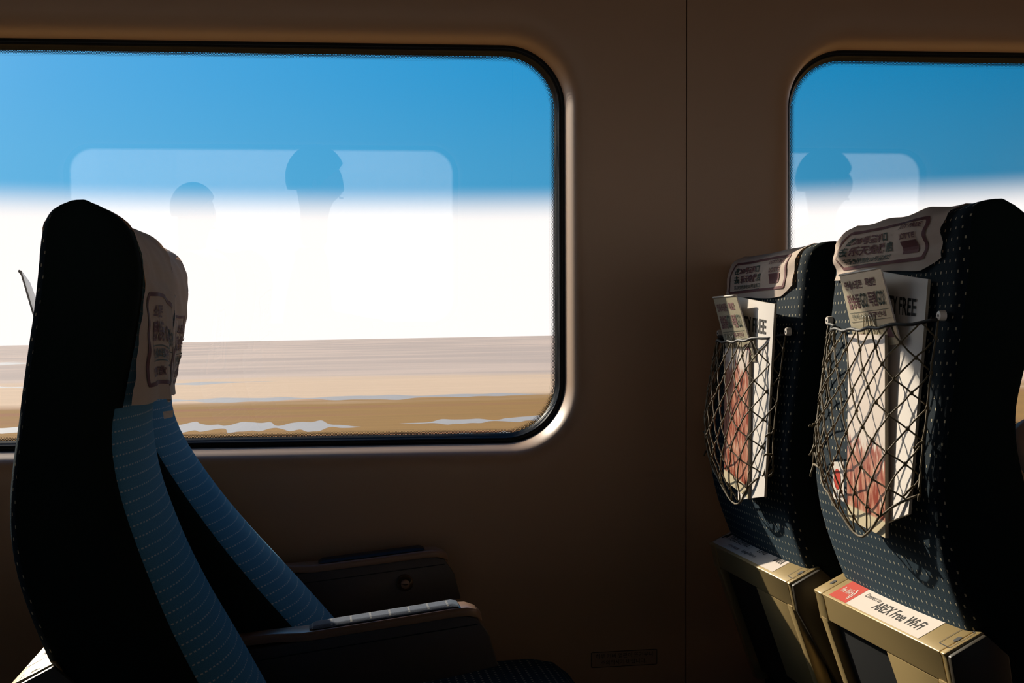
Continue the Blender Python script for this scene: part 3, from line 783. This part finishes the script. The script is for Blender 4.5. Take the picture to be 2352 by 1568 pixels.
cover(S_NR, 'crumpled pinkish printed cover over the nearest right headrest', -0.075, 0.088, -0.165, 0.190, 3, rise=0.004, crumple=1.0)
cover(S_WR, 'smooth tan printed cover over the right window seat headrest', -0.075, 0.086, -0.175, 0.190, 4, rise=-0.012, crumple=0.12)
tg = MB(); tg.grid([[at(374, 945, 2.14), at(398, 942, 2.16)], [at(377, 962, 2.14), at(397, 957, 2.16)]])
bpy.context.view_layer.update(); tg.build('fold_tag', M_PAPER, cw).matrix_parent_inverse = cw.matrix_world.inverted()

# ================================================================ printed matter in the pockets
def sheet(name, corners, thick, front_mat, edge_mat, label, cat, bend=0.0, group=None):
    """booklet from its four corners TL TR BR BL (world), front facing the rear of the carriage"""
    TL, TR, BR, BL = [Vector(c) for c in corners]
    n_ = ((TR-TL).cross(BL-TL)).normalized()
    if n_.x > 0: n_ = -n_
    def f(u, v, h=0.0):
        p = (BL*(1-u)+BR*u)*(1-v)+(TL*(1-u)+TR*u)*v
        return p + n_*(h - bend*max(0, u-0.55)**2*4*(0.3+0.7*v))
    nu, nv = 10, 8; mb = MB()
    A = [[f(u, v) for u in np.linspace(0, 1, nu+1)] for v in np.linspace(0, 1, nv+1)]
    B = [[f(u, v, -thick) for u in np.linspace(0, 1, nu+1)] for v in np.linspace(0, 1, nv+1)]
    UV = [[(u, v) for u in np.linspace(0, 1, nu+1)] for v in np.linspace(0, 1, nv+1)]
    mb.grid(A, UV=UV, m=0); mb.grid(B, m=0, flip=True, UV=UV)
    for e0, e1 in ((A[0], B[0]), (A[-1], B[-1]), ([r[0] for r in A], [r[0] for r in B]), ([r[-1] for r in A], [r[-1] for r in B])): mb.grid([e0, e1], m=1)
    c = (TL+TR+BL+BR)/4; base = Vector((c.x, c.y, min(BL.z, BR.z)))
    o = mb.build(name, [front_mat, edge_mat], None, sm='sharp', xf=lambda p: p-base); o.location = base
    tag(o, label, cat, group)
    return o, (lambda u, v, h=0.0008: f(u, v, h)-base)
def brochure(corners, label, seed=0):
    o, f = sheet('brochure', corners, 0.0022, M_CARD, M_PAPER, label, 'brochure', group='glossy brochures in the net pockets')
    a = MB(); P = lambda u, v: f(u, v)
    put_text(a, '면세쇼핑은', 0.08, 0.78, 0.42, 0.12, P, 0, 0.03); put_text(a, '특별한', 0.58, 0.79, 0.24, 0.11, P, 0, 0.03)
    put_text(a, '탑승동', 0.08, 0.52, 0.28, 0.20, P, 0, 0.03); put_text(a, 'GO!', 0.38, 0.52, 0.16, 0.20, P, 1, 0.02)
    put_text(a, '득템', 0.57, 0.52, 0.18, 0.20, P, 0, 0.03); put_text(a, 'GO!', 0.77, 0.52, 0.16, 0.20, P, 1, 0.02)
    put_rect(a, 0.06, 0.465, 0.95, 0.472, P, 1, nu=4, nv=1); put_rect(a, 0.06, 0.345, 0.95, 0.352, P, 1, nu=4, nv=1)
    put_text(a, '면세쇼핑', 0.10, 0.375, 0.34, 0.075, P, 1); put_text(a, '특구안내', 0.48, 0.375, 0.38, 0.075, P, 0, 0.02)
    put_text(a, '인천공항', 0.08, 0.10, 0.24, 0.09, P, 0, 0.02); put_rect(a, 0.80, 0.10, 0.93, 0.25, P, 0, nu=1, nv=1)
    a.build('printed_lettering', [M_PRINT, M_PRINTG], o)
    cr = MB(); r = np.random.RandomState(seed)                      # creased clear sleeve
    for k in range(5):
        u0 = 0.45+0.1*r.randn(); pts = [f(min(max(u0+0.32*t*(0.3+0.2*k)*(1 if k % 2 else -1)*0.5+0.01*r.randn(), 0.05), 0.95), 0.42-0.38*t, 0.0012) for t in np.linspace(0, 1, 7)]
        cr.tube(pts, 0.0009, 5)
    cr.build('sleeve_crease', M_CARD, o, sm=True)
    ed = MB(); ed.tube([f(u, 1.0, 0.0004) for u in np.linspace(0, 1, 6)], 0.0016, 6); ed.build('sleeve_edge', M_BTN, o, sm=True)
    return o
def catalogue(corners, label):
    o, f = sheet('catalogue', corners, 0.004, M_PAPER, M_PAGEEDGE, label, 'catalogue', bend=0.010, group='duty free catalogues in the net pockets')
    a = MB(); put_text(a, 'DUTY FREE', 0.06, 0.835, 0.80, 0.075, lambda u, v: f(u, v), 0, 0.02); a.build('printed_lettering', M_PRINTB, o)
    return o
brochure([at(1928, 632, 1.90), at(2022, 615, 1.75), at(2068, 790, 1.72), at(1966, 800, 1.87)], 'clear-sleeved brochure leaning out of the nearest right net pocket', 1)
brochure([at(1638, 683, 2.40), at(1690, 678, 2.27), at(1735, 830, 2.22), at(1676, 835, 2.38)], 'narrow brochure leaning out of the right window seat net pocket', 2)
brochure([at(66, 650, 1.90), at(45, 622, 1.72), at(92, 780, 1.72), at(118, 790, 1.90)], 'brochure corner sticking out behind the nearest left seat', 3)
catalogue([at(2018, 622, 1.83), at(2118, 640, 1.685), at(2082, 1180, 1.66), at(2003, 1215, 1.79)], 'white duty free catalogue standing in the nearest right net pocket')
catalogue([at(1690, 680, 2.36), at(1768, 697, 2.165), at(1752, 1140, 2.15), at(1695, 1148, 2.29)], 'white duty free catalogue standing in the right window seat net pocket')
m1, _ = sheet('magazine', [at(1948, 768, 1.885), at(2032, 768, 1.755), at(2033, 1235, 1.715), at(1945, 1190, 1.84)], 0.005, M_ART1, M_PAGEEDGE, 'magazine with white and red cover in the nearest right net pocket', 'magazine')
m2, _ = sheet('magazine', [at(1665, 800, 2.38), at(1720, 800, 2.245), at(1718, 1145, 2.215), at(1662, 1100, 2.34)], 0.005, M_ART2, M_PAGEEDGE, 'magazine with dark red cover in the right window seat net pocket', 'magazine')
lf, f_ = sheet('leaflet', [at(1911, 1060, 1.90), at(1937, 1060, 1.86), at(1938, 1152, 1.86), at(1914, 1145, 1.90)], 0.001, M_PAPER, M_PAPER, 'small white leaflet with a red oval at the window side of the nearest right pocket', 'leaflet')
ov = MB(); b = [ov.vert(f_(0.45+0.30*math.cos(a), 0.55+0.27*math.sin(a), 0.0006)) for a in np.linspace(0, 2*math.pi, 21)[:-1]]; ov.face(b); ov.build('red_oval', M_RED, lf)

# notice on the wall
xf = wall_xf(1); p0, p1 = Vector((0.437, -0.0004, EYE-0.657)), Vector((0.572, -0.0004, EYE-0.625))
ws = MB(); mp = lambda u, v: (p0.x+(p1.x-p0.x)*u, -0.0004, p0.z+(p1.z-p0.z)*v+0.003*u)
put_rect(ws, 0, 0, 1, 1, mp, nu=1, nv=1); wo = ws.build('notice_sticker', M_WALLST, None, xf=xf); tag(wo, 'small faded two-line notice sticker low on the wall beside the panel joint', 'sticker')
wt = MB(); mp2 = lambda u, v: (p0.x+(p1.x-p0.x)*u, -0.0009, p0.z+(p1.z-p0.z)*v+0.003*u)
put_text(wt, '하부 커버 열판이 뜨거우니', 0.07, 0.56, 0.86, 0.30, mp2); put_text(wt, '주의하시기 바랍니다.', 0.15, 0.15, 0.68, 0.30, mp2)
put_frame(wt, 0.0, 0.0, 1.0, 1.0, 0.045, 0.05, mp2, n=2, seg=2, t2=0.010); wt.build('printed_lettering', M_PRINTB, wo, xf=xf)

# ================================================================ passengers
M_SKIN = pmat('skin', (0.78, 0.40, 0.22), 0.5, noise=0.1)
M_HAIR = pmat('dark_hair', (0.012, 0.009, 0.007), 0.5)
def person(loc, label, joints_r, joints_l, top_mat, leg_mat, lean=0.0, hs=1.0, sleeves=True, head=(0.03, 0, 0.70), standing=False):
    """seated figure facing forward (+x); loc = hips on the cushion"""
    hx, hy, hz = head
    V = [((0, 0, 0.10), 0.135), ((-0.01+lean*0.3, 0, 0.26), 0.125), ((lean*0.7, 0, 0.42), 0.14), ((lean*0.9+0.005, 0, 0.535), 0.062),
         ((hx-0.012, hy, hz-0.10), 0.062), ((hx+0.012, hy, hz-0.03), 0.088*hs), ((hx, hy, hz+0.045), 0.094*hs), ((hx-0.008, hy, hz+0.10), 0.062*hs), ((hx+0.098*hs, hy, hz-0.012), 0.016)]
    E = [(0, 1), (1, 2), (2, 3), (3, 4), (4, 5), (5, 6), (6, 7), (5, 8)]
    def chain(start, pts):
        p = start
        for co, rr in pts: V.append((co, rr)); E.append((p, len(V)-1)); p = len(V)-1
    sx = lean*0.78
    for s_, J in ((-1, joints_r), (1, joints_l)):
        chain(2, [((sx, s_*0.155, 0.475), 0.068), (J[0], 0.054), (J[1], 0.034), (J[2], 0.030)])
        if standing: chain(0, [((0.0, s_*0.085, 0.02), 0.090), ((0.02, s_*0.09, -0.36), 0.058), ((0.0, s_*0.095, -loc[2]+0.08), 0.040), ((0.10, s_*0.10, -loc[2]+0.036), 0.034)])
        else: chain(0, [((0.05, s_*0.095, 0.085), 0.095), ((0.42, s_*0.11, 0.095), 0.062), ((0.45, s_*0.11, -0.27), 0.042), ((0.54, s_*0.115, -0.335), 0.034)])
    me = bpy.data.meshes.new('person'); me.from_pydata([v[0] for v in V], E, [])
    o = bpy.data.objects.new('person', me); COL.objects.link(o)
    mod = o.modifiers.new('skin', 'SKIN'); mod.use_smooth_shade = True
    sk = me.skin_vertices[0].data
    for i, (_, rr) in enumerate(V): sk[i].radius = (rr*1.25 if i in (0, 1, 2) else rr, rr) if False else (rr, rr)
    sk[0].use_root = True
    for i in (1, 2): sk[i].radius = (0.165, 0.115)
    o.modifiers.new('sub', 'SUBSURF').levels = 2
    dg = bpy.context.evaluated_depsgraph_get(); dg.update()
    m2 = bpy.data.meshes.new_from_object(o.evaluated_get(dg)); o.modifiers.clear(); o.data = m2; bpy.data.meshes.remove(me)
    m2.materials.clear()
    for mt in (M_SKIN, top_mat, leg_mat): m2.materials.append(mt)
    def seg(p, a, b):
        a, b = Vector(a), Vector(b); t = max(0, min(1, (p-a).dot(b-a)/max(1e-9, (b-a).length_squared))); return (p-a-(b-a)*t).length
    for pl in m2.polygons:
        c = pl.center; k = 1
        arm = min(min(seg(c, J[0], J[1]), seg(c, J[1], J[2])) for J in (joints_r, joints_l)) < 0.07
        if c.z > 0.535: k = 0
        elif arm: k = 1 if sleeves and min((c-Vector(J[2])).length for J in (joints_r, joints_l)) > 0.075 else 0
        elif c.z < 0.12: k = 2
        pl.material_index = k
    m2.polygons.foreach_set('use_smooth', [True]*len(m2.polygons))
    # fingers grow out of each palm
    bm = bmesh.new(); bm.from_mesh(m2); fm = MB()
    for s_, J in ((-1, joints_r), (1, joints_l)):
        w_, h_ = Vector(J[1]), Vector(J[2]); d = (h_-w_).normalized(); side = d.cross(Vector((0, 0, 1)));
        if side.length < 0.1: side = Vector((0, 1, 0))
        side.normalize(); nn = side.cross(d)
        for k, (of, L) in enumerate(((-0.030, 0.058), (-0.010, 0.070), (0.010, 0.066), (0.028, 0.050))):
            b_ = h_+side*of+d*0.004; fm.tube([b_-d*0.015, b_+d*L*0.35, b_+d*L*0.70-nn*0.012, b_+d*L*0.85-nn*0.030], lambda t: 0.0092-0.002*t, 7)
        b_ = w_.lerp(h_, 0.55)-side*0.026*s_; fm.tube([b_, b_-side*0.022*s_+d*0.012, b_-side*0.026*s_+d*0.040-nn*0.006], lambda t: 0.011-0.003*t, 7)
    mm = bpy.data.meshes.new('f'); mm.from_pydata(fm.v, [], fm.f); bm.from_mesh(mm); bpy.data.meshes.remove(mm)
    bm.to_mesh(m2); bm.free(); m2.polygons.foreach_set('use_smooth', [True]*len(m2.polygons))
    o.location = loc; tag(o, label, 'person')
    h = MB(); rows = []
    for i in range(9):
        th = math.pi*0.62*i/8; row = []
        for j in range(18):
            a = 2*math.pi*j/18; fr = max(0, math.cos(a)); lim = 1-0.42*fr
            t2 = th*lim; row.append((hx-0.006+0.112*hs*math.sin(t2)*math.cos(a), hy+0.104*hs*math.sin(t2)*math.sin(a), hz+0.028+0.122*hs*math.cos(t2)))
        rows.append(row)
    h.grid(rows, close_v=True); h.build('hair', M_HAIR, o, sm=True)
    for s_ in (-1, 1):
        e = MB(); e.tube([(hx+0.086*hs, hy+s_*0.033, hz+0.002), (hx+0.093*hs, hy+s_*0.033, hz+0.002), (hx+0.096*hs, hy+s_*0.033, hz+0.002)], lambda t: 0.010 if t < 0.8 else 0.004, 10); e.build('eye', M_PRINTB, o, sm=True)
        e = MB(); e.tube([(hx, hy+s_*0.082*hs, hz-0.03), (hx-0.006, hy+s_*0.098*hs, hz-0.004), (hx-0.006, hy+s_*0.090*hs, hz+0.022)], lambda t: 0.012-0.004*abs(t-0.5), 8); e.build('ear', M_SKIN, o, sm=True)
    mo = MB(); mo.tube([(hx+0.084*hs, hy-0.022, hz-0.056), (hx+0.093*hs, hy, hz-0.058), (hx+0.084*hs, hy+0.022, hz-0.056)], 0.005, 6); mo.build('mouth', M_PRINT, o, sm=True)
    return o
M_TEE = pmat('grey_shirt', (0.16, 0.16, 0.17), 0.9); M_JEAN = pmat('dark_trousers', (0.02, 0.025, 0.04), 0.9); M_COAT = pmat('dark_coat', (0.03, 0.03, 0.035), 0.9)
CZ = 0.395
# the passenger in the near right seat: a bare elbow shows past the seat's edge
ox, oy = 1.09, YN
er = Vector((0.853-ox, 1.715-oy, EYE-0.152-CZ)); el = Vector((-0.02, 0.22, 0.24))
p_r = person((ox, oy, CZ), 'passenger in the nearest right seat, only a bare bent elbow showing at the frame edge',
       [tuple(er), (0.14, -0.06, 0.42), (0.20, -0.03, 0.45)], [tuple(el), (0.16, 0.13, 0.33), (0.22, 0.10, 0.36)], M_TEE, M_JEAN, lean=0.10, sleeves=False, head=(0.15, 0, 0.70))
ph = MB(); ph.box((0, 0, 0), (0.009, 0.072, 0.148)); pho = ph.build('phone', M_DARKPL, None, bevel=0.003); pho.location = (ox+0.265, oy-0.03, CZ+0.475); pho.rotation_euler = (0, -0.5, 0)
tag(pho, 'dark phone held in the hand of the nearest right passenger', 'phone')
scr = MB(); scr.grid([[(-0.0048, -0.033, -0.069), (-0.0048, 0.033, -0.069)], [(-0.0048, -0.033, 0.069), (-0.0048, 0.033, 0.069)]]); scr.build('screen', M_CORD, pho)
# people across the aisle, whom the window glass mirrors
arms_dn = ([(0.06, -0.22, 0.22), (0.26, -0.14, 0.20), (0.33, -0.12, 0.20)], [(0.06, 0.22, 0.22), (0.26, 0.14, 0.20), (0.33, 0.12, 0.20)])
person((-0.26, -0.215, 0.615), 'photographer in dark clothes, mirrored as the largest head in the window', *arms_dn, M_COAT, M_JEAN, lean=0.03, hs=1.12, head=(0.05, 0, 0.80), standing=True)
person((-0.75, -0.205, 0.53), 'person in dark clothes mirrored as the smaller head in the window', *arms_dn, M_COAT, M_JEAN, lean=0.02, hs=0.85, head=(0.04, 0, 0.76), standing=True)
person((1.93, -0.215, 0.615), 'person in a dark coat mirrored in the right window', *arms_dn, M_COAT, M_JEAN, hs=1.12, lean=0.02, head=(0.04, 0, 0.80), standing=True)
